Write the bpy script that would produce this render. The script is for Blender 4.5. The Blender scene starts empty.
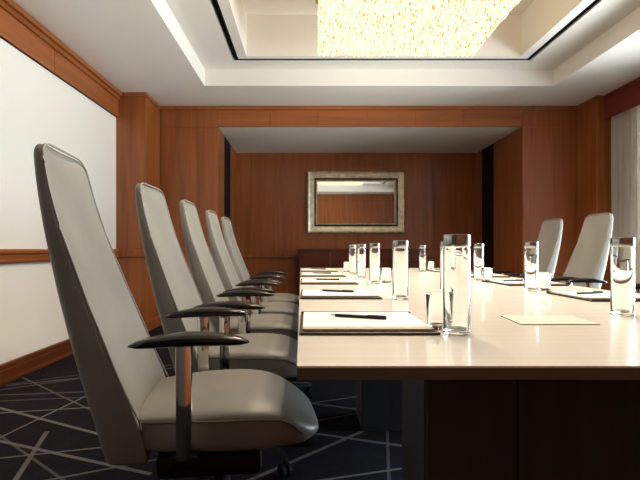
import bpy, bmesh, math, random
from mathutils import Vector, Matrix
random.seed(7)
SC = bpy.context.scene
COL = SC.collection
PI = math.pi

# ------------------------------------------------------------------ room numbers (metres)
EYE = 0.94          # camera height
F = 470.0           # focal length in pixels of a 640 wide frame
VPX, VPY = 307.0, 249.0
XL, XR = -2.15, 3.71
YR, YB, YA = -0.36, 5.80, 7.39      # rear wall, beam/back wall, alcove back wall
ZC = 2.70           # ceiling
AXL, AXR = -1.10, 2.66              # alcove sides
ZS = 2.45           # alcove soffit
ZT = 0.753          # table top

# ------------------------------------------------------------------ materials
def mat(name):
    m = bpy.data.materials.new(name); m.use_nodes = True
    nt = m.node_tree
    return m, nt, nt.nodes['Principled BSDF']

def setp(b, **k):
    names = dict(color='Base Color', rough='Roughness', metal='Metallic', ior='IOR', trans='Transmission Weight',
                 coat='Coat Weight', coat_rough='Coat Roughness', spec='Specular IOR Level', emis='Emission Color', estr='Emission Strength',
                 sheen='Sheen Weight')
    for a, v in k.items():
        if a in ('color', 'emis') and len(v) == 3: v = (*v, 1)
        b.inputs[names[a]].default_value = v

def simple(name, color, rough=0.5, **k):
    m, nt, b = mat(name); setp(b, color=color, rough=rough, **k)
    return m

def noise_mix(nt, b, c1, c2, scale, detail=4, mapping=None, lo=0.35, hi=0.65, coords='Object', distort=0.0, bump=0.0, bump_dist=0.002):
    tc = nt.nodes.new('ShaderNodeTexCoord'); mp = nt.nodes.new('ShaderNodeMapping')
    if mapping: mp.inputs['Scale'].default_value = mapping
    nz = nt.nodes.new('ShaderNodeTexNoise'); nz.inputs['Scale'].default_value = scale; nz.inputs['Detail'].default_value = detail
    nz.inputs['Distortion'].default_value = distort
    cr = nt.nodes.new('ShaderNodeValToRGB')
    cr.color_ramp.elements[0].position = lo; cr.color_ramp.elements[0].color = (*c1, 1)
    cr.color_ramp.elements[1].position = hi; cr.color_ramp.elements[1].color = (*c2, 1)
    nt.links.new(tc.outputs[coords], mp.inputs['Vector']); nt.links.new(mp.outputs[0], nz.inputs['Vector'])
    nt.links.new(nz.outputs['Fac'], cr.inputs[0]); nt.links.new(cr.outputs[0], b.inputs['Base Color'])
    if bump:
        bp = nt.nodes.new('ShaderNodeBump'); bp.inputs['Strength'].default_value = bump; bp.inputs['Distance'].default_value = bump_dist
        nt.links.new(nz.outputs['Fac'], bp.inputs['Height']); nt.links.new(bp.outputs[0], b.inputs['Normal'])
    return nz, cr

def wood(name, c1, c2, mapping=(9, 9, 0.55), rough=0.36, scale=1.6, **k):
    m, nt, b = mat(name); setp(b, rough=rough, **k)
    noise_mix(nt, b, c1, c2, scale, 6, mapping, 0.3, 0.72, distort=0.6)
    return m

M = {}
M['wood'] = wood('cherry_veneer', (0.20, 0.056, 0.013), (0.33, 0.098, 0.022), rough=0.34)
M['wood_long'] = wood('cherry_veneer_along', (0.22, 0.062, 0.014), (0.36, 0.11, 0.026), mapping=(9, 0.5, 9))
M['wood_across'] = wood('cherry_veneer_across', (0.21, 0.058, 0.013), (0.35, 0.105, 0.024), mapping=(0.5, 9, 9))
M['wood_dark'] = wood('mahogany_stain', (0.055, 0.012, 0.006), (0.10, 0.022, 0.010), mapping=(0.5, 9, 9), rough=0.25)
M['pelmet'] = wood('pelmet_stain', (0.13, 0.016, 0.012), (0.19, 0.024, 0.017), mapping=(9, 0.5, 9), rough=0.4)
M['umber'] = simple('bounce_absorbing_panel', (0.07, 0.055, 0.045), 0.85)  # invented dark finish that soaks up bounce from behind the camera
M['wood_base'] = wood('cherry_skirting', (0.095, 0.024, 0.006), (0.15, 0.040, 0.010), mapping=(9, 0.5, 9))
M['groove'] = simple('dark_frame_liner', (0.02, 0.008, 0.004), 0.8)  # near-black colour of the mirror frame's liner
M['plaster'] = simple('ceiling_paint', (0.755, 0.725, 0.675), 0.8)
M['wallpaint'] = simple('cream_wall_paint', (0.86, 0.83, 0.765), 0.6)
M['black'] = simple('black_metal', (0.012, 0.012, 0.012), 0.35)
M['blackmatte'] = simple('black_matte', (0.006, 0.006, 0.007), 0.6, spec=0.15)
M['chrome'] = simple('polished_chrome', (0.82, 0.80, 0.78), 0.09, metal=1.0)
M['armwood'] = simple('ebonised_gloss', (0.010, 0.008, 0.007), 0.2, coat=0.15, coat_rough=0.08, spec=0.35)
m, nt, b = mat('grey_leather'); setp(b, rough=0.38, spec=0.5)
noise_mix(nt, b, (0.185, 0.18, 0.16), (0.218, 0.211, 0.188), 5, 3)
tc = nt.nodes.new('ShaderNodeTexCoord'); nz = nt.nodes.new('ShaderNodeTexVoronoi'); nz.inputs['Scale'].default_value = 420
bp = nt.nodes.new('ShaderNodeBump'); bp.inputs['Strength'].default_value = 0.06; bp.inputs['Distance'].default_value = 0.001
nt.links.new(tc.outputs['Object'], nz.inputs['Vector']); nt.links.new(nz.outputs['Distance'], bp.inputs['Height']); nt.links.new(bp.outputs[0], b.inputs['Normal'])
M['leather'] = m
M['piping'] = simple('leather_piping', (0.23, 0.225, 0.20), 0.42)
M['seam'] = simple('leather_seam', (0.10, 0.085, 0.065), 0.6)
m, nt, b = mat('bleached_veneer'); setp(b, rough=0.26, coat=0.25, coat_rough=0.06, spec=0.5)
noise_mix(nt, b, (0.80, 0.735, 0.635), (0.87, 0.81, 0.72), 2.2, 5, (0.6, 14, 9), 0.3, 0.7, distort=0.5)
M['tabletop'] = m
M['tableedge'] = simple('olive_bronze_edge', (0.105, 0.105, 0.075), 0.5, spec=0.2)
M['pedestal'] = wood('charcoal_stain', (0.042, 0.046, 0.048), (0.056, 0.060, 0.063), rough=0.5, spec=0.12)
M['pedestal_side'] = simple('graphite_laminate', (0.06, 0.06, 0.058), 0.45)
M['folio'] = simple('dark_brown_leather', (0.018, 0.010, 0.007), 0.38)
M['paper'] = simple('white_paper', (0.86, 0.84, 0.80), 0.7)
M['card'] = simple('tan_card_binding', (0.52, 0.41, 0.29), 0.6)
M['sheet'] = simple('cream_sheet', (0.77, 0.695, 0.59), 0.4)
M['sheetedge'] = simple('grey_card_edge', (0.10, 0.085, 0.075), 0.6)
M['steel'] = simple('brushed_steel', (0.40, 0.42, 0.42), 0.2, metal=1.0)
M['brass'] = simple('satin_brass', (0.62, 0.42, 0.18), 0.3, metal=1.0)
m, nt, b = mat('champagne_leaf'); setp(b, rough=0.38, metal=0.55)
noise_mix(nt, b, (0.50, 0.43, 0.30), (0.72, 0.65, 0.50), 14, 5)
M['champagne'] = m
M['mirror'] = simple('silvered_mirror', (0.86, 0.87, 0.86), 0.015, metal=1.0)

def clear_glass(name, tint, mirrorish):
    m = bpy.data.materials.new(name); m.use_nodes = True; nt = m.node_tree; nt.nodes.clear()
    out = nt.nodes.new('ShaderNodeOutputMaterial'); mx = nt.nodes.new('ShaderNodeMixShader')
    tr = nt.nodes.new('ShaderNodeBsdfTransparent'); tr.inputs[0].default_value = (*tint, 1)
    gl = nt.nodes.new('ShaderNodeBsdfGlossy'); gl.inputs['Roughness'].default_value = 0.03; gl.inputs['Color'].default_value = (1, 1, 1, 1)
    fr = nt.nodes.new('ShaderNodeFresnel'); fr.inputs['IOR'].default_value = mirrorish
    nt.links.new(fr.outputs[0], mx.inputs[0]); nt.links.new(tr.outputs[0], mx.inputs[1]); nt.links.new(gl.outputs[0], mx.inputs[2])
    nt.links.new(mx.outputs[0], out.inputs[0])
    return m
M['pane'] = clear_glass('window_glass', (0.95, 0.97, 0.96), 1.3)
m, nt, b = mat('clear_glass'); setp(b, color=(0.98, 1.0, 0.99), rough=0.0, trans=1.0, ior=1.45)
M['glass'] = m
m, nt, b = mat('still_water'); setp(b, color=(0.99, 1.0, 1.0), rough=0.0, trans=1.0, ior=1.33)
M['water'] = m

m = bpy.data.materials.new('drape_fabric'); m.use_nodes = True; nt = m.node_tree; b = nt.nodes['Principled BSDF']
setp(b, color=(0.60, 0.56, 0.50), rough=0.85)
tl = nt.nodes.new('ShaderNodeBsdfTranslucent'); tl.inputs[0].default_value = (0.62, 0.58, 0.52, 1)
mx = nt.nodes.new('ShaderNodeMixShader'); mx.inputs[0].default_value = 0.42
nt.links.new(b.outputs[0], mx.inputs[1]); nt.links.new(tl.outputs[0], mx.inputs[2]); nt.links.new(mx.outputs[0], nt.nodes['Material Output'].inputs[0])
M['drape'] = m

# crystal strands: lit lamp crystals, each drop glows a little differently
def crystal(name, strength):
    m, nt, b = mat(name); setp(b, color=(0.22, 0.18, 0.12), rough=0.1)
    tc = nt.nodes.new('ShaderNodeTexCoord'); nz = nt.nodes.new('ShaderNodeTexNoise')
    nz.inputs['Scale'].default_value = 26; nz.inputs['Detail'].default_value = 3
    cr = nt.nodes.new('ShaderNodeValToRGB')
    cr.color_ramp.elements[0].position = 0.38; cr.color_ramp.elements[0].color = (0.42, 0.23, 0.09, 1)
    cr.color_ramp.elements[1].position = 0.48; cr.color_ramp.elements[1].color = (1.0, 0.84, 0.52, 1)
    nt.links.new(tc.outputs['Object'], nz.inputs['Vector']); nt.links.new(nz.outputs['Fac'], cr.inputs[0])
    nt.links.new(cr.outputs[0], b.inputs['Emission Color']); b.inputs['Emission Strength'].default_value = strength
    return m
M['crystal'] = crystal('lit_crystal', 1.12)

# ------------------------------------------------------------------ carpet: dark broadloom with a net of pale straight lines
def floor_pt(px, py):
    y = EYE * F / (py - VPY)
    return ((px - VPX) * y / F, y)
LINES = [((0, 441), (96, 462), 1), ((0, 437.5), (59, 409), 1), ((0, 413), (64, 409), 1), ((17, 412.5), (80, 429), 1),
         ((30, 381), (72, 401), .6), ((15, 446), (62, 479), .5), ((16, 479), (31, 456), .8), ((64, 477), (101, 470), .8),
         ((20, 456), (86, 449), .9), ((0, 395), (80, 392), .5), ((0, 401), (45, 399), .5), ((25, 382), (62, 377), .5),
         ((340, 437), (425, 449), .8), ((340, 477.5), (425, 465), 1), ((387, 423), (389, 480), .5), ((257, 477), (340, 441), .8),
         ((320, 420), (337, 417), .6), ((340, 399), (361, 396), .8), ((310, 403), (340, 407), .6)]
lines = []
for a, c, w in LINES:
    p, q = floor_pt(*a), floor_pt(*c)
    d = Vector((q[0] - p[0], q[1] - p[1])).normalized(); n = Vector((-d.y, d.x))
    t0 = d.dot(Vector(p)); t1 = d.dot(Vector(q))
    lines.append((n.x, n.y, -(n.x * p[0] + n.y * p[1]), w, d.x, d.y, -(t0 + t1) / 2, abs(t1 - t0) / 2 + .3))
rl = random.Random(12)
for i in range(22):
    a = rl.uniform(0, PI); px, py = rl.uniform(-1.9, 3.5), rl.uniform(2.7, 7)
    n = Vector((math.cos(a), math.sin(a)))
    lines.append((n.x, n.y, -(n.x * px + n.y * py), rl.choice((.5, .7, .9)), n.y, -n.x, -(n.y * px - n.x * py), rl.uniform(.5, 1.2)))
m, nt, b = mat('line_patterned_carpet'); setp(b, rough=0.95, spec=0.1)
geo = nt.nodes.new('ShaderNodeTexCoord'); sep = nt.nodes.new('ShaderNodeSeparateXYZ'); cmb = nt.nodes.new('ShaderNodeCombineXYZ')
nt.links.new(geo.outputs['Object'], sep.inputs[0]); nt.links.new(sep.outputs[0], cmb.inputs[0]); nt.links.new(sep.outputs[1], cmb.inputs[1]); cmb.inputs[2].default_value = 1
prev = None
for i, (a, c, d, w, ta, tb_, tcn, half) in enumerate(lines):
    dt = nt.nodes.new('ShaderNodeVectorMath'); dt.operation = 'DOT_PRODUCT'; dt.inputs[1].default_value = (a, c, d)
    nt.links.new(cmb.outputs[0], dt.inputs[0])
    ab = nt.nodes.new('ShaderNodeMath'); ab.operation = 'ABSOLUTE'; nt.links.new(dt.outputs['Value'], ab.inputs[0])
    lt = nt.nodes.new('ShaderNodeMath'); lt.operation = 'LESS_THAN'; lt.inputs[1].default_value = 0.0072 + 0.004 * (i % 3 == 0); nt.links.new(ab.outputs[0], lt.inputs[0])
    ds = nt.nodes.new('ShaderNodeVectorMath'); ds.operation = 'DOT_PRODUCT'; ds.inputs[1].default_value = (ta, tb_, tcn); nt.links.new(cmb.outputs[0], ds.inputs[0])
    as_ = nt.nodes.new('ShaderNodeMath'); as_.operation = 'ABSOLUTE'; nt.links.new(ds.outputs['Value'], as_.inputs[0])
    ls = nt.nodes.new('ShaderNodeMath'); ls.operation = 'LESS_THAN'; ls.inputs[1].default_value = half; nt.links.new(as_.outputs[0], ls.inputs[0])
    lw = nt.nodes.new('ShaderNodeMath'); lw.operation = 'MULTIPLY'; lw.inputs[1].default_value = w; nt.links.new(ls.outputs[0], lw.inputs[0])
    ml = nt.nodes.new('ShaderNodeMath'); ml.operation = 'MULTIPLY'; nt.links.new(lt.outputs[0], ml.inputs[0]); nt.links.new(lw.outputs[0], ml.inputs[1])
    if prev is None: prev = ml
    else:
        mxn = nt.nodes.new('ShaderNodeMath'); mxn.operation = 'MAXIMUM'; nt.links.new(prev.outputs[0], mxn.inputs[0]); nt.links.new(ml.outputs[0], mxn.inputs[1]); prev = mxn
nz = nt.nodes.new('ShaderNodeTexNoise'); nz.inputs['Scale'].default_value = 9; nz.inputs['Detail'].default_value = 8; nz.inputs['Roughness'].default_value = 0.75
cr = nt.nodes.new('ShaderNodeValToRGB')
cr.color_ramp.elements[0].position = 0.4; cr.color_ramp.elements[0].color = (0.013, 0.009, 0.009, 1)
cr.color_ramp.elements[1].position = 0.62; cr.color_ramp.elements[1].color = (0.013, 0.013, 0.022, 1)
nt.links.new(geo.outputs['Object'], nz.inputs['Vector']); nt.links.new(nz.outputs['Fac'], cr.inputs[0])
mc = nt.nodes.new('ShaderNodeMix'); mc.data_type = 'RGBA'; mc.inputs[7].default_value = (0.165, 0.155, 0.145, 1)
nt.links.new(prev.outputs[0], mc.inputs[0]); nt.links.new(cr.outputs[0], mc.inputs[6]); nt.links.new(mc.outputs[2], b.inputs['Base Color'])
M['carpet'] = m

# ------------------------------------------------------------------ mesh helpers
def link(name, bm, material, parent=None, smooth=True, angle=40):
    me = bpy.data.meshes.new(name)
    bmesh.ops.recalc_face_normals(bm, faces=bm.faces[:])
    if smooth:
        for f in bm.faces: f.smooth = True
        for e in bm.edges:
            if len(e.link_faces) == 2 and e.calc_face_angle(0) > math.radians(angle): e.smooth = False
    bm.to_mesh(me); bm.free()
    mats = material if isinstance(material, (list, tuple)) else [material]
    for mm in mats: me.materials.append(mm)
    o = bpy.data.objects.new(name, me); COL.objects.link(o)
    if parent: o.parent = parent
    return o

def box(bm, x0, x1, y0, y1, z0, z1, bev=0.0, mi=0):
    t = bmesh.new()
    bmesh.ops.create_cube(t, size=1)
    for v in t.verts:
        v.co = Vector(((x0 + x1) / 2 + v.co.x * (x1 - x0), (y0 + y1) / 2 + v.co.y * (y1 - y0), (z0 + z1) / 2 + v.co.z * (z1 - z0)))
    if bev: bmesh.ops.bevel(t, geom=t.edges[:], offset=bev, segments=2, profile=0.5, affect='EDGES')
    merge(bm, t, mi)

def merge(bm, t, mi=0):
    vm = {}
    for v in t.verts: vm[v] = bm.verts.new(v.co)
    for f in t.faces:
        try: nf = bm.faces.new([vm[v] for v in f.verts]); nf.material_index = mi if mi else f.material_index
        except ValueError: pass
    t.free()

def lathe(bm, prof, seg=24, cx=0, cy=0, close=True):
    rings = []
    for r, z in prof:
        if r < 1e-6: rings.append([bm.verts.new((cx, cy, z))])
        else: rings.append([bm.verts.new((cx + r * math.cos(2 * PI * i / seg), cy + r * math.sin(2 * PI * i / seg), z)) for i in range(seg)])
    for a, c in zip(rings, rings[1:]):
        for i in range(seg):
            j = (i + 1) % seg
            if len(a) == 1 and len(c) > 1: bm.faces.new((a[0], c[i], c[j]))
            elif len(c) == 1 and len(a) > 1: bm.faces.new((a[i], c[0], a[j]))
            elif len(a) > 1: bm.faces.new((a[i], c[i], c[j], a[j]))

def loft(bm, rings, cap=True, closed=True):
    vr = [[bm.verts.new(p) for p in r] for r in rings]
    n = len(vr[0])
    for a, c in zip(vr, vr[1:]):
        for i in range(n if closed else n - 1):
            j = (i + 1) % n
            bm.faces.new((a[i], c[i], c[j], a[j]))
    if cap:
        bm.faces.new(vr[0]); bm.faces.new(list(reversed(vr[-1])))
    return vr

def tube(bm, pts, r, seg=8):
    pts = [Vector(p) for p in pts]; rings = []
    up = Vector((0, 0, 1))
    for i, p in enumerate(pts):
        d = (pts[min(i + 1, len(pts) - 1)] - pts[max(i - 1, 0)]).normalized()
        s = d.cross(up) if abs(d.z) < 0.95 else d.cross(Vector((0, 1, 0)))
        s.normalize(); u = s.cross(d).normalized()
        rings.append([p + r * (math.cos(2 * PI * k / seg) * s + math.sin(2 * PI * k / seg) * u) for k in range(seg)])
    loft(bm, rings)

def subsurf(o, lv=2):
    md = o.modifiers.new('smooth', 'SUBSURF'); md.levels = lv; md.render_levels = lv

def bez(pts, z):      # piecewise linear table lookup
    if z <= pts[0][0]: return pts[0][1]
    for (a, va), (c, vc) in zip(pts, pts[1:]):
        if z <= c: return va + (vc - va) * (z - a) / (c - a)
    return pts[-1][1]

def tag(o, label=None, cat=None, group=None, kind=None):
    if label: o['label'] = label
    if cat: o['category'] = cat
    if group: o['group'] = group
    if kind: o['kind'] = kind
    return o
def empty(name, loc=(0, 0, 0), rz=0.0):
    o = bpy.data.objects.new(name, None); COL.objects.link(o); o.location = loc; o.rotation_euler = (0, 0, rz); o.empty_display_size = 0.1
    return o
def struct(name, bm, m, parent=None, smooth=False):
    o = link(name, bm, m, parent, smooth); o['kind'] = 'structure'; return o
def kids(o): return [c for c in bpy.data.objects if c.parent == o]
def dup(root, loc, rz, label):
    r = root.copy(); COL.objects.link(r); r.location = loc; r.rotation_euler = (0, 0, rz); r['label'] = label
    for ch in kids(root):
        c = ch.copy(); COL.objects.link(c); c.parent = r
        for g in kids(ch):
            d = g.copy(); COL.objects.link(d); d.parent = c
    return r
def on_plane(px, py, z):
    y = (z - EYE) * F / (VPY - py)
    return Vector(((px - VPX) * y / F, y, z))

# ------------------------------------------------------------------ room shell
bm = bmesh.new(); box(bm, XL - .1, XR + .1, YR - .1, YA + .1, -0.1, 0.0); struct('floor', bm, M['carpet'])

# ceiling with a two-step tray
def slab_with_hole(bm, X0, X1, Y0, Y1, hx0, hx1, hy0, hy1, z0, z1):
    box(bm, X0, hx0, Y0, Y1, z0, z1); box(bm, hx1, X1, Y0, Y1, z0, z1)
    box(bm, hx0, hx1, Y0, hy0, z0, z1); box(bm, hx0, hx1, hy1, Y1, z0, z1)
TX0, TX1, TY0, TY1 = -1.105, 2.665, 0.35, 5.07        # outer tray
SX0, SX1, SY0, SY1 = -0.76, 2.305, 0.70, 4.855        # air slot outer edge
SW = 0.06
IX0, IX1, IY0, IY1 = -0.61, 2.155, 0.85, 4.735        # inner tray
bm = bmesh.new()
slab_with_hole(bm, XL - .1, XR + .1, YR - .1, YB + .06, TX0, TX1, TY0, TY1, ZC, 2.88)
slab_with_hole(bm, XL - .1, XR + .1, YR - .1, YB + .06, SX0, SX1, SY0, SY1, 2.88, 3.30)
slab_with_hole(bm, SX0 + SW, SX1 - SW, SY0 + SW, SY1 - SW, IX0, IX1, IY0, IY1, 2.88, 3.30)
box(bm, XL - .1, XR + .1, YR - .1, YB + .06, 3.30, 3.40)
struct('ceiling', bm, M['plaster'])
# linear air slot: black recess with two slim blades
bm = bmesh.new()
for k, (o, w) in enumerate(((0.0, SW), (0.016, 0.004), (0.040, 0.004))):
    z0, z1 = (2.915, 2.93) if k == 0 else (2.884, 2.915)
    slab_with_hole(bm, SX0 + o, SX1 - o, SY0 + o, SY1 - o, SX0 + o + w, SX1 - o - w, SY0 + o + w, SY1 - o - w, z0, z1)
o_ = struct('trim_1', bm, M['blackmatte'])

# left wall: painted, with timber frieze, chair rail and skirting
bm = bmesh.new(); box(bm, XL - .1, XL, YR - .1, YB, 0, ZC); struct('wall_left', bm, M['wallpaint'])
bm = bmesh.new()
ye = 5.29
for y0, y1 in ((YR, 1.0), (1.0, 2.35), (2.354, 3.95), (3.954, ye)):
    box(bm, XL, XL + .03, y0, y1 - .004, 2.42, 2.615, 0.002)
box(bm, XL, XL + .024, YR, ye, 2.42, 2.62)
box(bm, XL, XL + .05, YR, ye, 2.615, 2.655, .006)
box(bm, XL, XL + .075, YR, ye, 2.655, 2.70, .006)
struct('trim_2', bm, M['wood_long'])
bm = bmesh.new()
box(bm, XL, XL + .03, YR, ye, 0.835, 0.94, .006); box(bm, XL, XL + .05, YR, ye, 0.905, 0.935, .008); box(bm, XL, XL + .04, YR, ye, 0.845, 0.865, .006)
struct('trim_3', bm, M['wood_long'])
bm = bmesh.new()
box(bm, XL, XL + .05, YR, ye, 0.0, 0.10, .004); box(bm, XL, XL + .035, YR, ye, 0.10, 0.135, .008); box(bm, XL, XL + .065, YR, ye, 0.0, 0.03, .008)
struct('baseboard_left', bm, M['wood_base'])
# left pilaster and pier beside the alcove
bm = bmesh.new()
box(bm, XL, -1.815, ye, YB + .1, 0, 2.66, .003); box(bm, XL, -1.80, ye - .02, YB, 2.655, 2.70, .004); box(bm, XL, -1.80, ye - .02, YB, .85, .93, .006); box(bm, XL, -1.80, ye - .02, YB, 0, .12, .004)
struct('trim_4', bm, M['wood'])
def panels(bm, xs, y, z0, z1, d, gap=.004):
    for a, c in zip(xs, xs[1:]): box(bm, a + gap / 2, c - gap / 2, y - d, y, z0, z1, .0015)
bm = bmesh.new()
box(bm, XL - .1, AXL - .02, YB + .004, YA + .1, 0, ZC)
panels(bm, (-1.815, AXL), YB + .02, .12, 2.44, .022); panels(bm, (-1.815, AXL), YB + .02, 2.445, 2.655, .022)
box(bm, -1.815, AXL, YB - .035, YB + .01, 2.655, 2.70, .004); box(bm, -1.815, AXL, YB - .02, YB + .01, 0, .12, .004)
struct('wall_back_left', bm, M['wood'])
bm = bmesh.new()
box(bm, AXR + .02, XR + .1, YB + .004, YA + .1, 0, ZC)
panels(bm, (AXR, 3.33), YB + .02, .12, 2.44, .022); panels(bm, (AXR, 3.33), YB + .02, 2.445, 2.655, .022)
box(bm, AXR, 3.33, YB - .035, YB + .01, 2.655, 2.70, .004); box(bm, AXR, 3.33, YB - .02, YB + .01, 0, .12, .004)
struct('wall_back_right', bm, M['wood'])
# right pilaster
bm = bmesh.new(); box(bm, 3.33, XR, 5.40, YB + .1, 0, 2.66, .003); box(bm, 3.315, XR, 5.38, YB, 2.655, 2.70, .004); struct('trim_5', bm, M['wood'])
# beam above the alcove, faced with timber panels
bm = bmesh.new()
box(bm, AXL - .02, AXR + .02, YB + .004, YB + .1, ZS, ZC)
panels(bm, (AXL, -.455, .14, .74, 1.335, 1.93, AXR), YB + .02, ZS, 2.655, .024)
box(bm, AXL, AXR, YB - .035, YB + .01, 2.655, 2.70, .004)
struct('trim_6', bm, M['wood_across'])
bm = bmesh.new(); box(bm, AXL - .02, AXR + .02, YB + .1, YA + .1, ZS, ZS + .15); box(bm, AXL, AXR, YB + .025, YB + .1, ZS - .001, ZS + .02); struct('ceiling_alcove', bm, M['plaster'])
# alcove back and side walls
bm = bmesh.new()
box(bm, AXL - .02, AXR + .02, YA + .01, YA + .1, 0, ZS)
panels(bm, (AXL, -.42, .22, .78, 1.34, 1.98, AXR), YA + .02, .12, ZS, .02, .003)
box(bm, AXL, AXR, YA - .03, YA, .80, .87, .006); box(bm, AXL, AXR, YA - .02, YA, 0, .12, .004)
struct('wall_back', bm, M['wood'])
for nm, x0, x1, fx, dy0, dy1 in (('wall_alcove_left', AXL - .012, AXL, AXL, 6.25, 6.80), ('wall_alcove_right', AXR, AXR + .012, AXR, 6.70, 7.16)):
    bm = bmesh.new()
    box(bm, x0, x1, YB + .022, dy0, 0, ZS, .001); box(bm, x0, x1, dy1, YA, 0, ZS, .001)
    struct(nm, bm, M['wood'])
    bm = bmesh.new()
    e = -.006 if fx == AXL else .006
    box(bm, min(fx + e, fx + 2 * e), max(fx + e, fx + 2 * e), dy0, dy1, 0, ZS); struct('trim_7' if fx == AXL else 'trim_8', bm, M['blackmatte'])
# rear wall behind the camera (it is what the mirror shows)
bm = bmesh.new()
box(bm, XL - .1, XR + .1, YR - .1, YR - .02, 0, ZC)
RX = [-.15, .62, 1.39, 2.16, 2.93, XR]
panels(bm, RX, YR, .12, 2.42, .02); panels(bm, RX, YR, 2.424, 2.70, .02)
struct('wall_rear', bm, M['wood'])
bm = bmesh.new(); box(bm, XL, -.152, YR - .02, YR - .004, 0, ZC); panels(bm, [XL, -1.15, -.152], YR + .005, .01, ZC - .01, .012)
struct('wall_rear_left_absorber', bm, M['umber'])  # unseen dark panels, added to cut bounce onto the chair sides
# right wall with a wide window
WY0, WY1, WZ0, WZ1 = 1.5, 4.95, 0.14, 2.42
bm = bmesh.new()
box(bm, XR, XR + .1, YR - .1, WY0, 0, ZC); box(bm, XR, XR + .1, WY1, YB, 0, ZC); box(bm, XR, XR + .1, WY0, WY1, 0, WZ0); box(bm, XR, XR + .1, WY0, WY1, WZ1, ZC)
struct('wall_right', bm, M['wallpaint'])
bm = bmesh.new(); box(bm, XR - .04, XR, YR, 5.40, 0, .13, .004); struct('baseboard_right', bm, M['wood_long'])
bm = bmesh.new()
fw = .05
box(bm, XR + .02, XR + .08, WY0, WY0 + fw, WZ0, WZ1); box(bm, XR + .02, XR + .08, WY1 - fw, WY1, WZ0, WZ1)
box(bm, XR + .02, XR + .08, WY0 + fw, WY1 - fw, WZ0, WZ0 + fw); box(bm, XR + .02, XR + .08, WY0 + fw, WY1 - fw, WZ1 - fw, WZ1)
for k in (1, 2, 3):
    y = WY0 + (WY1 - WY0) * k / 4; box(bm, XR + .025, XR + .075, y - .02, y + .02, WZ0 + fw, WZ1 - fw)
w_ = struct('window_1', bm, M['black'])
bm = bmesh.new(); box(bm, XR + .047, XR + .053, WY0 + .04, WY1 - .04, WZ0 + .04, WZ1 - .04); p_ = link('window_pane', bm, M['pane'], w_, False); p_['kind'] = 'structure'
# pelmet
bm = bmesh.new()
box(bm, 3.415, 3.44, YR, 5.395, 2.43, 2.70, .004); box(bm, 3.44, XR, YR, 5.395, 2.655, 2.68); box(bm, 3.40, 3.415, YR, 5.395, 2.655, 2.70, .004)
struct('trim_9', bm, M['pelmet'])

# ------------------------------------------------------------------ drape
bm = bmesh.new()
N = 120; rows = (0.015, 0.5, 1.2, 1.9, 2.5)
fr, bk = [], []
for z in rows:
    a, c = [], []
    for i in range(N + 1):
        s = i / N; y = 4.33 + (5.375 - 4.33) * s
        x = 3.50 + .030 * math.sin(s * 2 * PI * 10 + .4 * math.sin(z)) + .010 * math.sin(s * 2 * PI * 23 + z)
        a.append((x, y, z)); c.append((x + .003, y, z))
    fr.append(a); bk.append(c)
rings = [a + list(reversed(c)) for a, c in zip(fr, bk)]
loft(bm, rings)
d = link('curtain', bm, M['drape'], None, True, 80)
tag(d, 'grey beige pleated curtain hanging under the dark red pelmet at the window', 'curtain')

# ------------------------------------------------------------------ mirror above the sideboard
mx0, mx1 = (307.2 - VPX) * YA / F, (404.5 - VPX) * YA / F
mz0, mz1 = EYE + (VPY - 233.5) * YA / F, EYE + (VPY - 171.5) * YA / F
mr = empty('wall_mirror', ((mx0 + mx1) / 2, YA, mz0)); tag(mr, 'rectangular mirror in a wide champagne frame on the wood alcove wall', 'mirror')
hw, hh = (mx1 - mx0) / 2, mz1 - mz0
def frame_loft(prof):     # prof: list of (inset, y) swept round the rectangle
    bm = bmesh.new(); rings = []
    for i, y in prof:
        rings.append([(-hw + i, y, i), (hw - i, y, i), (hw - i, y, hh - i), (-hw + i, y, hh - i)])
    vr = [[bm.verts.new(p) for p in r] for r in rings]
    for a, c in zip(vr, vr[1:] + vr[:1]):
        for k in range(4):
            j = (k + 1) % 4; bm.faces.new((a[k], a[j], c[j], c[k]))
    return bm
link('frame', frame_loft([(0, -.002), (0, -.045), (.02, -.06), (.045, -.05), (.105, -.04), (.115, -.03), (.115, -.002)]), M['champagne'], mr, False)
li = link('liner', frame_loft([(.113, -.004), (.113, -.034), (.135, -.03), (.137, -.004)]), M['groove'], mr, False)
link('inner_bead', frame_loft([(.135, -.004), (.135, -.032), (.15, -.036), (.16, -.026), (.16, -.004)]), M['champagne'], mr, False)
bm = bmesh.new(); box(bm, -hw + .15, hw - .15, -.014, -.006, .15, hh - .15); link('mirror_glass', bm, M['mirror'], mr, False)

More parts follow.
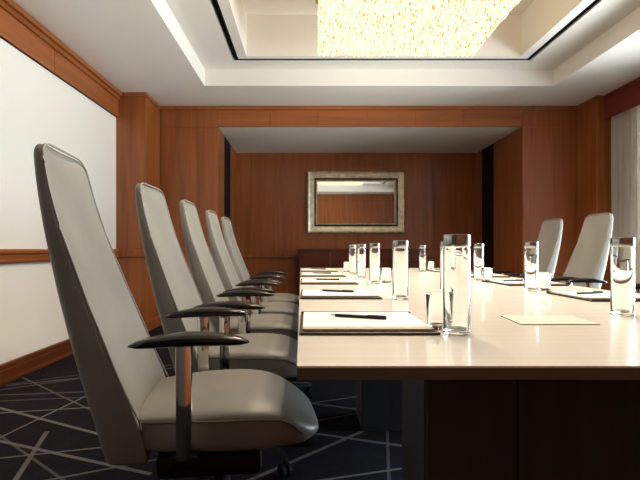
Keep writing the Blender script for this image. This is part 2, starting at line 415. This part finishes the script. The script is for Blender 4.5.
# ------------------------------------------------------------------ sideboard in the alcove
sx0, sx1, sy0, sy1, sh = -0.14, 1.76, 6.88, 7.35, 0.945
sb = empty('sideboard', ((sx0 + sx1) / 2, (sy0 + sy1) / 2, 0)); tag(sb, 'low dark mahogany sideboard under the framed mirror', 'sideboard')
cx, cy = sb.location.x, sb.location.y; hwid = (sx1 - sx0) / 2; hd = (sy1 - sy0) / 2
bm = bmesh.new(); box(bm, -hwid + .02, hwid - .02, -hd + .03, hd, .08, sh - .035, .003); link('body', bm, M['wood_dark'], sb, False)
bm = bmesh.new(); box(bm, -hwid, hwid, -hd, hd, sh - .035, sh, .005); link('top', bm, M['wood_dark'], sb, False)
bm = bmesh.new(); box(bm, -hwid + .05, hwid - .05, -hd + .06, hd - .02, 0, .08); link('plinth', bm, M['blackmatte'], sb, False)
for k in range(4):
    w = (2 * hwid - .06) / 4; x0 = -hwid + .03 + k * w
    bm = bmesh.new(); box(bm, x0 + .004, x0 + w - .004, -hd + .012, -hd + .03, .09, sh - .045, .002); dr = link('door', bm, M['wood_dark'], sb, False)
    hx = x0 + (w - .04 if k % 2 == 0 else .04)
    bm = bmesh.new(); tube(bm, [(hx, -hd - .008, .50), (hx, -hd - .008, .66)], .006); tube(bm, [(hx, -hd + .014, .52), (hx, -hd - .008, .52)], .005); tube(bm, [(hx, -hd + .014, .64), (hx, -hd - .008, .64)], .005)
    link('handle', bm, M['steel'], dr)

# ------------------------------------------------------------------ conference table
TY0_, TY1_ = 0.751, 4.63
tl0, tl1, tr0, tr1 = -0.016, -0.064, 1.345, 1.395
tb = empty('conference_table', ((tl0 + tr0) / 2, 2.7, 0)); tag(tb, 'long cream topped conference table with charcoal panel pedestals', 'table')
ox, oy = tb.location.x, tb.location.y
def prism(bm, poly, z0, z1, mi=0, bev=0):
    t = bmesh.new(); lo = [t.verts.new((x, y, z0)) for x, y in poly]; hi = [t.verts.new((x, y, z1)) for x, y in poly]
    t.faces.new(lo); t.faces.new(hi); n = len(poly)
    for i in range(n): t.faces.new((lo[i], lo[(i + 1) % n], hi[(i + 1) % n], hi[i]))
    bmesh.ops.recalc_face_normals(t, faces=t.faces[:])
    if bev: bmesh.ops.bevel(t, geom=t.edges[:], offset=bev, segments=1, affect='EDGES')
    merge(bm, t, mi)
tp = [(tl0 - ox, TY0_ - oy), (tr0 - ox, TY0_ - oy), (tr1 - ox, TY1_ - oy), (tl1 - ox, TY1_ - oy)]
bm = bmesh.new(); prism(bm, tp, ZT - .003, ZT, 0); link('tabletop', bm, M['tabletop'], tb, False)
bm = bmesh.new(); prism(bm, tp, ZT - .022, ZT - .003, 0); link('edge_band', bm, M['tableedge'], tb, False)
ins = [(.25 - ox, 1.0 - oy), (1.08 - ox, 1.0 - oy), (1.08 - ox, 4.3 - oy), (.25 - ox, 4.3 - oy)]
bm = bmesh.new(); prism(bm, ins, ZT - .05, ZT - .022, 0); link('underframe', bm, M['blackmatte'], tb, False)
for y0, y1 in ((1.13, 1.40), (2.42, 2.70), (3.80, 4.06)):
    bm = bmesh.new()
    for a, c in ((.29, .503), (.509, .80), (.806, 1.04)):
        box(bm, a - ox, c - ox, y0 - oy, y0 + .02 - oy, 0.001, ZT - .05, .001)
    box(bm, .295 - ox, 1.035 - ox, y0 + .008 - oy, y1 - oy, 0.001, ZT - .05)
    ped = link('pedestal', bm, M['pedestal'], tb, False)
    for xa in (.284, 1.04):
        bm = bmesh.new(); box(bm, xa - ox, xa + .006 - ox, y0 + .012 - oy, y1 - oy, 0.001, ZT - .05); link('side_panel', bm, M['pedestal_side'], ped, False)

# ------------------------------------------------------------------ chair
def make_chair(label):
    root = empty('conference_chair'); tag(root, label, 'chair', 'high backed grey leather chairs round the table')
    # seat: waterfall cushion, lofted back to front
    xs = [-.225, -.21, -.15, -.05, .05, .13, .19, .235, .265, .283, .29]
    zt_ = [(-.225, .500), (-.15, .518), (-.02, .531), (.08, .531), (.14, .523), (.19, .505), (.235, .480), (.265, .456), (.283, .438), (.292, .426)]
    zb_ = [(-.225, .405), (-.15, .397), (.15, .397), (.235, .400), (.29, .414)]
    zs_ = [(-.225, .482), (-.1, .488), (.10, .488), (.17, .480), (.205, .462), (.23, .434), (.29, .422)]
    w_ = [(-.225, .185), (-.21, .205), (-.15, .218), (0, .236), (.12, .232), (.19, .220), (.235, .200), (.265, .172), (.283, .14), (.29, .10)]
    bm = bmesh.new(); rings = []
    for x in xs:
        zt, zb, zs, w = bez(zt_, x), bez(zb_, x), bez(zs_, x), bez(w_, x)
        zs = min(zs, zt - .003); d = zt - zs
        half = [(.86, zb), (.985, zb + .006), (1.0, (zb + zs) / 2), (1.0, zs), (.985, zs + .32 * d), (.90, zs + .66 * d), (.62, zs + .92 * d), (.22, zt)]
        rings.append([(x, -w * a, z) for a, z in half] + [(x, w * a, z) for a, z in reversed(half)])
    loft(bm, rings); s = link('seat', bm, M['leather'], root, True, 180); subsurf(s, 2)
    for sg in (-1, 1):
        bm = bmesh.new(); pts = []
        for k in range(30):
            x = -.20 + k * (.432) / 29
            pts.append((x, sg * (bez(w_, x) - .001), bez(zs_, x)))
        tube(bm, pts, .0028, 6); link('seat_piping', bm, M['seam'], s)
    # backrest: tall tapering shell, lofted upward
    fx = [(.36, -.178), (.415, -.185), (.49, -.198), (.575, -.238), (.637, -.264), (.69, -.284), (.80, -.330), (.87, -.356), (.99, -.402), (1.10, -.434), (1.225, -.462)]
    rx = [(.36, -.300), (.415, -.315), (.49, -.335), (.575, -.358), (.69, -.388), (.80, -.416), (.99, -.455), (1.10, -.474), (1.225, -.490)]
    hw_ = [(.36, .206), (.405, .215), (.45, .220), (.55, .224), (.70, .219), (.85, .209), (1.0, .197), (1.10, .187), (1.16, .180), (1.19, .174), (1.208, .166), (1.220, .152), (1.227, .130)]
    zs = [.365, .38, .42, .47, .53, .60, .68, .76, .84, .92, 1.0, 1.07, 1.13, 1.17, 1.195, 1.21, 1.222, 1.227]
    bm = bmesh.new(); rings = []
    for z in zs:
        f, r, w = bez(fx, z), bez(rx, z), bez(hw_, z); d = f - r
        if z > 1.2: f -= .004 * (z - 1.2) / .025; r += .004 * (z - 1.2) / .025
        half = [(r, 0.25), (r + .003, .65), (r + .12 * d, .93), (r + .3 * d, 1.0), (f - .25 * d, 1.0), (f - .04 * d, .995), (f, .975), (f - .006, .72), (f - .013, .3)]
        rings.append([(x, -w * a, z) for x, a in half] + [(x, w * a, z) for x, a in reversed(half)])
    loft(bm, rings); bk = link('backrest', bm, M['leather'], root, True, 180); subsurf(bk, 2)
    bm = bmesh.new(); up = []
    for k in range(40):
        z = .47 + k * (1.223 - .47) / 39
        up.append((bez(fx, z) + .0005, bez(hw_, z) * .978, z))
    top = up[-1]
    pts = [(x, -y, z) for x, y, z in up] + [(top[0], y, 1.2285) for y in (-.11, -.04, .04, .11)] + list(reversed(up))
    tube(bm, pts, .003, 6); link('back_piping', bm, M['piping'], bk)
    # armrests on flat chrome posts
    for sg in (-1, 1):
        bm = bmesh.new(); rings = []
        for k in range(15):
            t = k / 14; x = -.215 + .30 * t
            e = max(0.0, 1 - (2 * t - 1) ** 2) ** .55
            zc = .699 + .004 * t + .011 * math.sin(PI * t); hh_ = .0025 + .0145 * e; ww = .006 + .033 * e
            ring = []
            for q in range(12):
                a = 2 * PI * q / 12; cc, ss = math.cos(a), math.sin(a)
                ring.append((x, sg * .262 + ww * math.copysign(abs(cc) ** .7, cc), zc + hh_ * math.copysign(abs(ss) ** .8, ss) - .002 * (1 - e)))
            rings.append(ring)
        loft(bm, rings); ar = link('armrest', bm, M['armwood'], root, True, 60)
        bm = bmesh.new(); box(bm, -.101, -.059, sg * .257 - .009, sg * .257 + .009, .40, .700, .0085)
        po = link('arm_post', bm, M['chrome'], ar, True, 30)
    # under-seat mechanism, column, five star base with castors
    bm = bmesh.new(); box(bm, -.115, -.045, -.263, .263, .385, .412, .006); box(bm, -.16, .12, -.225, .225, .335, .400, .02); box(bm, -.30, -.10, -.06, .06, .385, .43, .01)
    tube(bm, [(.03, -.11, .395), (.03, -.21, .39)], .006)
    link('seat_mechanism', bm, M['blackmatte'], root)
    bm = bmesh.new(); lathe(bm, [(0, .10), (.026, .10), (.026, .27), (.018, .275), (.018, .385), (0, .385)], 20); link('gas_column', bm, M['black'], root)
    bm = bmesh.new(); lathe(bm, [(0, .085), (.045, .085), (.05, .10), (.042, .13), (0, .135)], 20)
    cst = []
    for k in range(5):
        a = 2 * PI * k / 5 + .3; d = Vector((math.cos(a), math.sin(a), 0)); s_ = Vector((-d.y, d.x, 0))
        rings = []
        for r, hw2, z0, z1 in ((.03, .022, .085, .125), (.15, .019, .085, .112), (.285, .014, .075, .095), (.30, .010, .075, .09)):
            c = d * r
            rings.append([c - s_ * hw2 + Vector((0, 0, z0)), c + s_ * hw2 + Vector((0, 0, z0)), c + s_ * hw2 * .7 + Vector((0, 0, z1)), c - s_ * hw2 * .7 + Vector((0, 0, z1))])
        loft(bm, rings); cst.append((d * .285, s_, d))
    sbm = link('star_base', bm, M['black'], root, True, 30)
    for c, s_, d in cst:
        bm = bmesh.new()
        for sg in (-1, 1):
            ctr = c + s_ * (.014 * sg) + Vector((0, 0, .028)); rings = []
            for off, r in ((-.009, .022), (-.007, .0275), (.007, .0275), (.009, .022)):
                rings.append([ctr + s_ * off + r * (math.cos(2 * PI * q / 16) * d + math.sin(2 * PI * q / 16) * Vector((0, 0, 1))) for q in range(16)])
            loft(bm, rings)
        tube(bm, [c + Vector((0, 0, .03)), c + Vector((0, 0, .078))], .008); tube(bm, [c - s_ * .022 + Vector((0, 0, .028)), c + s_ * .022 + Vector((0, 0, .028))], .006)
        link('caster', bm, M['blackmatte'], sbm, True, 40)
    return root

cx0, cy0, pitch = -0.265, 1.46, 0.71
ch = make_chair('grey leather high-backed chair with black armrests, largest and nearest, beside the table corner')
ch.location = (cx0, cy0, 0); ch.rotation_euler = (0, 0, math.radians(7))
left_labels = ['second grey leather high-backed chair from the nearest, on the white wall side',
               'middle of the five grey leather chairs lined up along the white wall side',
               'fourth grey leather chair from the nearest, in the row on the white wall side',
               'farthest grey leather chair in the row on the white wall side']
for k, lb in enumerate(left_labels, 1):
    dup(ch, (cx0 + (0, .010, .006, .002, -.012)[k], cy0 + pitch * k, 0), (0, 0, math.radians(1), 0, math.radians(-1))[k], lb)
dup(ch, (1.935, 3.87, 0), PI, 'grey leather chair with bright edge in front of the curtain, across the table')
dup(ch, (1.905, 4.54, 0), PI, 'grey leather chair across the table, before the brown wall beyond the curtain side chair')

dup(ch, (1.97, 3.16, 0), PI, 'grey leather chair mostly cut off by the right picture edge, only armrests showing')

# ------------------------------------------------------------------ things on the table
def folio(px_w, loc, label_f, label_n, label_p, flip=False, pen=True):
    w, l = .305, .315
    x0, y0 = loc
    bm = bmesh.new(); box(bm, 0, w, 0, l, 0, .006, .0015); box(bm, 0, w, l - .020, l, .006, .0105, .001)
    f = link('leather_folio', bm, M['folio'], None, False); f.location = (x0, y0, ZT + .0005); tag(f, label_f, 'folio', 'dark leather folios at the seats')
    n = empty('notepad', (x0 + .007, y0 + .014, ZT + .0067)); tag(n, label_n, 'notepad', 'white notepads on the folios')
    bm = bmesh.new(); box(bm, 0, w - .016, .03, l - .036, 0, .005, .0005); link('paper_block', bm, M['paper'], n, False)
    bm = bmesh.new(); box(bm, 0, w - .016, .0, .03, 0, .0056, .0005); link('binding', bm, M['card'], n, False)
    if pen:
        p = empty('pen', (x0 + (.15 if not flip else .10), y0 + l * .56, ZT + .0160)); tag(p, label_p, 'pen', 'black pens on the notepads')
        p.rotation_euler = (0, 0, math.radians(-22 if not flip else 20))
        bm = bmesh.new(); tube(bm, [(-.065, 0, 0), (-.055, 0, 0), (.03, 0, 0), (.068, 0, 0)], .0042, 10); link('barrel', bm, M['black'], p)
        bm = bmesh.new(); tube(bm, [(-.078, 0, 0), (-.065, 0, 0)], .0018, 8); link('tip', bm, M['steel'], p)
        bm = bmesh.new(); box(bm, .02, .066, -.002, .002, .0035, .0055); link('clip', bm, M['black'], p, False)
ordn = ['nearest', 'second nearest', 'third nearest', 'fourth nearest', 'farthest']
for k in range(5):
    y0 = 1.015 + .715 * k + (.0, .01, .02, .0, -.02)[k]
    xl = tl0 + (tl1 - tl0) * (y0 - TY0_) / (TY1_ - TY0_) + .003
    folio(0, (xl, y0), f'dark leather folio at the {ordn[k]} place, white wall side of the table',
          f'white notepad with tan strip on the {ordn[k]} folio on the white wall side',
          f'black pen lying on the {ordn[k]} notepad on the white wall side')
ordr = ['nearest', 'second nearest', 'third nearest', 'farthest']
for k in range(4):
    y0 = 1.66 + .71 * k
    folio(0, (1.005 + .012 * k, y0), f'dark leather folio at the {ordr[k]} visible place, curtain side of the table',
          f'white notepad with tan strip on the {ordr[k]} visible folio on the curtain side',
          f'black pen lying on the {ordr[k]} visible notepad on the curtain side', True)
# loose sheet in the middle
p0 = on_plane(521, 325, ZT); p1 = on_plane(600, 325, ZT)
bm = bmesh.new(); prism(bm, [(0, 0), (p1.x - p0.x, 0), (p1.x - p0.x + .012, .15), (.012, .15)], .0016, .0022, 0)
sh_ = empty('place_card', (p0.x, p0.y, ZT + .0003)); tag(sh_, 'thin cream card lying alone in the middle of the table', 'card')
link('card_face', bm, M['sheet'], sh_, False)
bm = bmesh.new(); prism(bm, [(0, 0), (p1.x - p0.x, 0), (p1.x - p0.x + .012, .15), (.012, .15)], 0, .0016, 0); link('card_backing', bm, M['sheetedge'], sh_, False)

# bottles: straight clear cylinders with steel caps, and short tumblers
def make_bottle(label):
    r_ = empty('water_bottle'); tag(r_, label, 'bottle', 'clear bottles with steel caps on the table')
    bm = bmesh.new()
    lathe(bm, [(0, .0005), (.026, .0005), (.029, .003), (.029, .186), (.027, .192), (.0245, .192), (.0262, .184), (.0262, .014), (.024, .010), (0, .009)], 32)
    g = link('glass_body', bm, M['glass'], r_, True, 50)
    bm = bmesh.new(); lathe(bm, [(0, .1925), (.0285, .1925), (.0295, .194), (.0295, .217), (.028, .219), (0, .219)], 32); link('cap', bm, M['steel'], r_, True, 40)
    return r_
def make_tumbler(label):
    r_ = empty('tumbler'); tag(r_, label, 'glass', 'short clear tumblers beside the bottles')
    bm = bmesh.new()
    lathe(bm, [(0, .0005), (.026, .0005), (.028, .003), (.0315, .080), (.0308, .0815), (.0298, .080), (.0266, .014), (.024, .010), (0, .009)], 32)
    link('glass_bowl', bm, M['glass'], r_, True, 50)
    return r_
bot = [(461, 336.5, 'tall clear capped bottle nearest the camera, right of the first folio'),
       (449, 293, 'clear capped bottle showing behind the left edge of the nearest bottle'),
       (402, 300, 'clear capped bottle beside the second folio on the white wall side'),
       (375.5, 284, 'clear capped bottle beside the third folio on the white wall side'),
       (362, 278.5, 'clear capped bottle beside the fourth folio on the white wall side'),
       (353, 274.5, 'clear capped bottle beside the farthest folio on the white wall side'),
       (629.5, 317, 'clear capped bottle cut by the right edge of the picture'),
       (534.5, 292, 'clear capped bottle before the curtain side chairs, below the brown pilaster'),
       (480.5, 281.5, 'clear capped bottle just right of and behind the nearest bottle'),
       (423.5, 272, 'small far clear capped bottle standing alone between the two rows')]
first = None
for px, py, lb in bot:
    p = on_plane(px, py, ZT); p.y += .029
    if first is None: first = make_bottle(lb); first.location = p
    else: dup(first, p, 0, lb)
tum = [(447, 333, 'short tumbler touching the left side of the nearest capped bottle'),
       (547, 291, 'short tumbler right of the bottle before the curtain side chairs'),
       (489, 282.5, 'short tumbler right of the bottle just behind the nearest bottle'),
       (426, 271, 'short tumbler by the small far bottle between the two rows'),
       (347, 272, 'short tumbler left of the farthest bottle on the white wall side'),
       (387, 283, 'short tumbler right of the bottle beside the third folio')]
firstt = None
for px, py, lb in tum:
    p = on_plane(px, py, ZT); p.y += .06 if px == 447 else .03
    if px == 426: p.x += .05
    if firstt is None: firstt = make_tumbler(lb); firstt.location = p
    else: dup(firstt, p, 0, lb)

# ------------------------------------------------------------------ chandelier
CX0, CX1, CY0, CY1, CZ = 0.09, 1.53, 1.6, 4.33, 2.70
cd = empty('chandelier', ((CX0 + CX1) / 2, (CY0 + CY1) / 2, 3.30)); tag(cd, 'large rectangular crystal strand chandelier glowing warm in the ceiling tray', 'chandelier')
lx, ly = cd.location.x, cd.location.y
def cdbox(bm, x0, x1, y0, y1, z0, z1): box(bm, x0 - lx, x1 - lx, y0 - ly, y1 - ly, z0 - 3.30, z1 - 3.30)
bm = bmesh.new(); cdbox(bm, CX0, CX1, CY0, CY1, 3.235, 3.30); link('ceiling_plate', bm, M['brass'], cd, False)
bm = bmesh.new()
for a in ((CX0 - .01, CX0, CY0, CY1), (CX1, CX1 + .01, CY0, CY1), (CX0 - .01, CX1 + .01, CY0 - .01, CY0), (CX0 - .01, CX1 + .01, CY1, CY1 + .01)): cdbox(bm, *a, 3.20, 3.30)
link('rim', bm, M['brass'], cd, False)
nx, ny = 36, 78
strands = []
for i in range(nx):
    for j in range(ny):
        x = CX0 + .02 + (CX1 - CX0 - .04) * i / (nx - 1); y = CY0 + .02 + (CY1 - CY0 - .04) * j / (ny - 1)
        if 0 < i < nx - 1: x += random.uniform(-.008, .008)
        if 0 < j < ny - 1: y += random.uniform(-.008, .008)
        edge = min(i, nx - 1 - i, j, ny - 1 - j)
        zb = CZ + random.uniform(0, .018) + (0 if edge else -.005)
        strands.append((x, y, zb))
def strand(bm, x, y, zb, full=True):
    z = 3.234; first = True
    tube(bm, [(x - lx, y - ly, 3.236 - 3.30), (x - lx, y - ly, zb + .02 - 3.30)], .0015, 3)
    z = zb; n = 4 if full else 2
    for k in range(n):
        h = .085 if k else .075; r = .0135
        a0 = random.uniform(0, PI)
        rings = []
        for rr, zz in ((.004, z), (r, z + .018), (r, z + h - .018), (.004, z + h - .006)):
            rings.append([(x - lx + rr * math.cos(a0 + 2 * PI * q / 6), y - ly + rr * math.sin(a0 + 2 * PI * q / 6), zz - 3.30) for q in range(6)])
        loft(bm, rings); z += h + .035
# strands that show largest: the back edge row and the two long edges toward the view
# bodiless spots added below the strand ends to warm the table
for i in range(3):
    for j in range(6):
        bx, by = CX0 + (CX1 - CX0) * (i + .5) / 3, CY0 + (CY1 - CY0) * (j + .5) / 6
        sl = bpy.data.lights.new('added_spot', 'SPOT'); sl.energy = 16; sl.color = (1.0, .86, .68); sl.spot_size = math.radians(150); sl.spot_blend = .6; sl.shadow_soft_size = .03
        so = bpy.data.objects.new('added_spot', sl); COL.objects.link(so); so.location = (bx - lx, by - ly, CZ - .03 - 3.30); so.parent = cd
order = sorted(range(len(strands)), key=lambda k: (0 if strands[k][1] < 3.9 and strands[k][1] > 3.3 else 1, strands[k][1]))
big = set([k for k in order if 3.38 < strands[k][1] < 3.55][:100])
bm = bmesh.new()
for k, (x, y, zb) in enumerate(strands):
    if k not in big: strand(bm, x, y, zb)
o = link('crystal_strands', bm, M['crystal'], cd, False); o['kind'] = 'stuff'
for k in sorted(big):
    bm = bmesh.new(); strand(bm, *strands[k]); link('crystal_strand', bm, M['crystal'], cd, False)
# ------------------------------------------------------------------ light
W = bpy.data.worlds.new('daylight'); SC.world = W; W.use_nodes = True
bg = W.node_tree.nodes['Background']; bg.inputs[1].default_value = 1.0
tcw = W.node_tree.nodes.new('ShaderNodeTexCoord'); spw = W.node_tree.nodes.new('ShaderNodeSeparateXYZ'); crw = W.node_tree.nodes.new('ShaderNodeValToRGB'); adw = W.node_tree.nodes.new('ShaderNodeMath'); mlw = W.node_tree.nodes.new('ShaderNodeVectorMath')
adw.operation = 'MULTIPLY_ADD'; adw.inputs[1].default_value = .5; adw.inputs[2].default_value = .5
crw.color_ramp.elements[0].position = .46; crw.color_ramp.elements[0].color = (.90, .95, 1.0, 1)      # unseen ground, made brighter than the sky to lift the ceiling
crw.color_ramp.elements[1].position = .54; crw.color_ramp.elements[1].color = (.58, .66, .78, 1)       # hazy sky
mlw.operation = 'SCALE'; mlw.inputs['Scale'].default_value = 18
L_ = W.node_tree.links.new
L_(tcw.outputs['Generated'], spw.inputs[0]); L_(spw.outputs[2], adw.inputs[0]); L_(adw.outputs[0], crw.inputs[0]); L_(crw.outputs[0], mlw.inputs[0]); L_(mlw.outputs[0], bg.inputs[0])
pl = bpy.data.lights.new('window_portal', 'AREA'); pl.shape = 'RECTANGLE'; pl.size = WY1 - WY0; pl.size_y = WZ1 - WZ0
po = bpy.data.objects.new('window_portal', pl); COL.objects.link(po); po.location = (XR + .09, (WY0 + WY1) / 2, (WZ0 + WZ1) / 2)
po.rotation_euler = Vector((-1, 0, 0)).to_track_quat('-Z', 'Y').to_euler()
pl.size, pl.size_y = WY1 - WY0, WZ1 - WZ0
pl.cycles.is_portal = True

# ------------------------------------------------------------------ camera
cam = bpy.data.cameras.new('camera'); co = bpy.data.objects.new('camera', cam); COL.objects.link(co)
co.location = (0, 0, EYE); co.rotation_euler = (PI / 2, 0, 0)
cam.sensor_fit = 'HORIZONTAL'; cam.sensor_width = 36; cam.lens = 36 * F / 640
cam.shift_x = (320 - VPX) / 640; cam.shift_y = (VPY - 240) / 640
cam.clip_start = 0.05
SC.camera = co
SC.view_settings.view_transform = 'Standard'; SC.view_settings.look = 'None'; SC.view_settings.gamma = 1; SC.view_settings.use_curve_mapping = False
SC.view_settings.exposure = 0.25
SC.cycles.max_bounces = 12; SC.cycles.diffuse_bounces = 6; SC.cycles.transmission_bounces = 12; SC.cycles.transparent_max_bounces = 16
SC.cycles.use_denoising = True
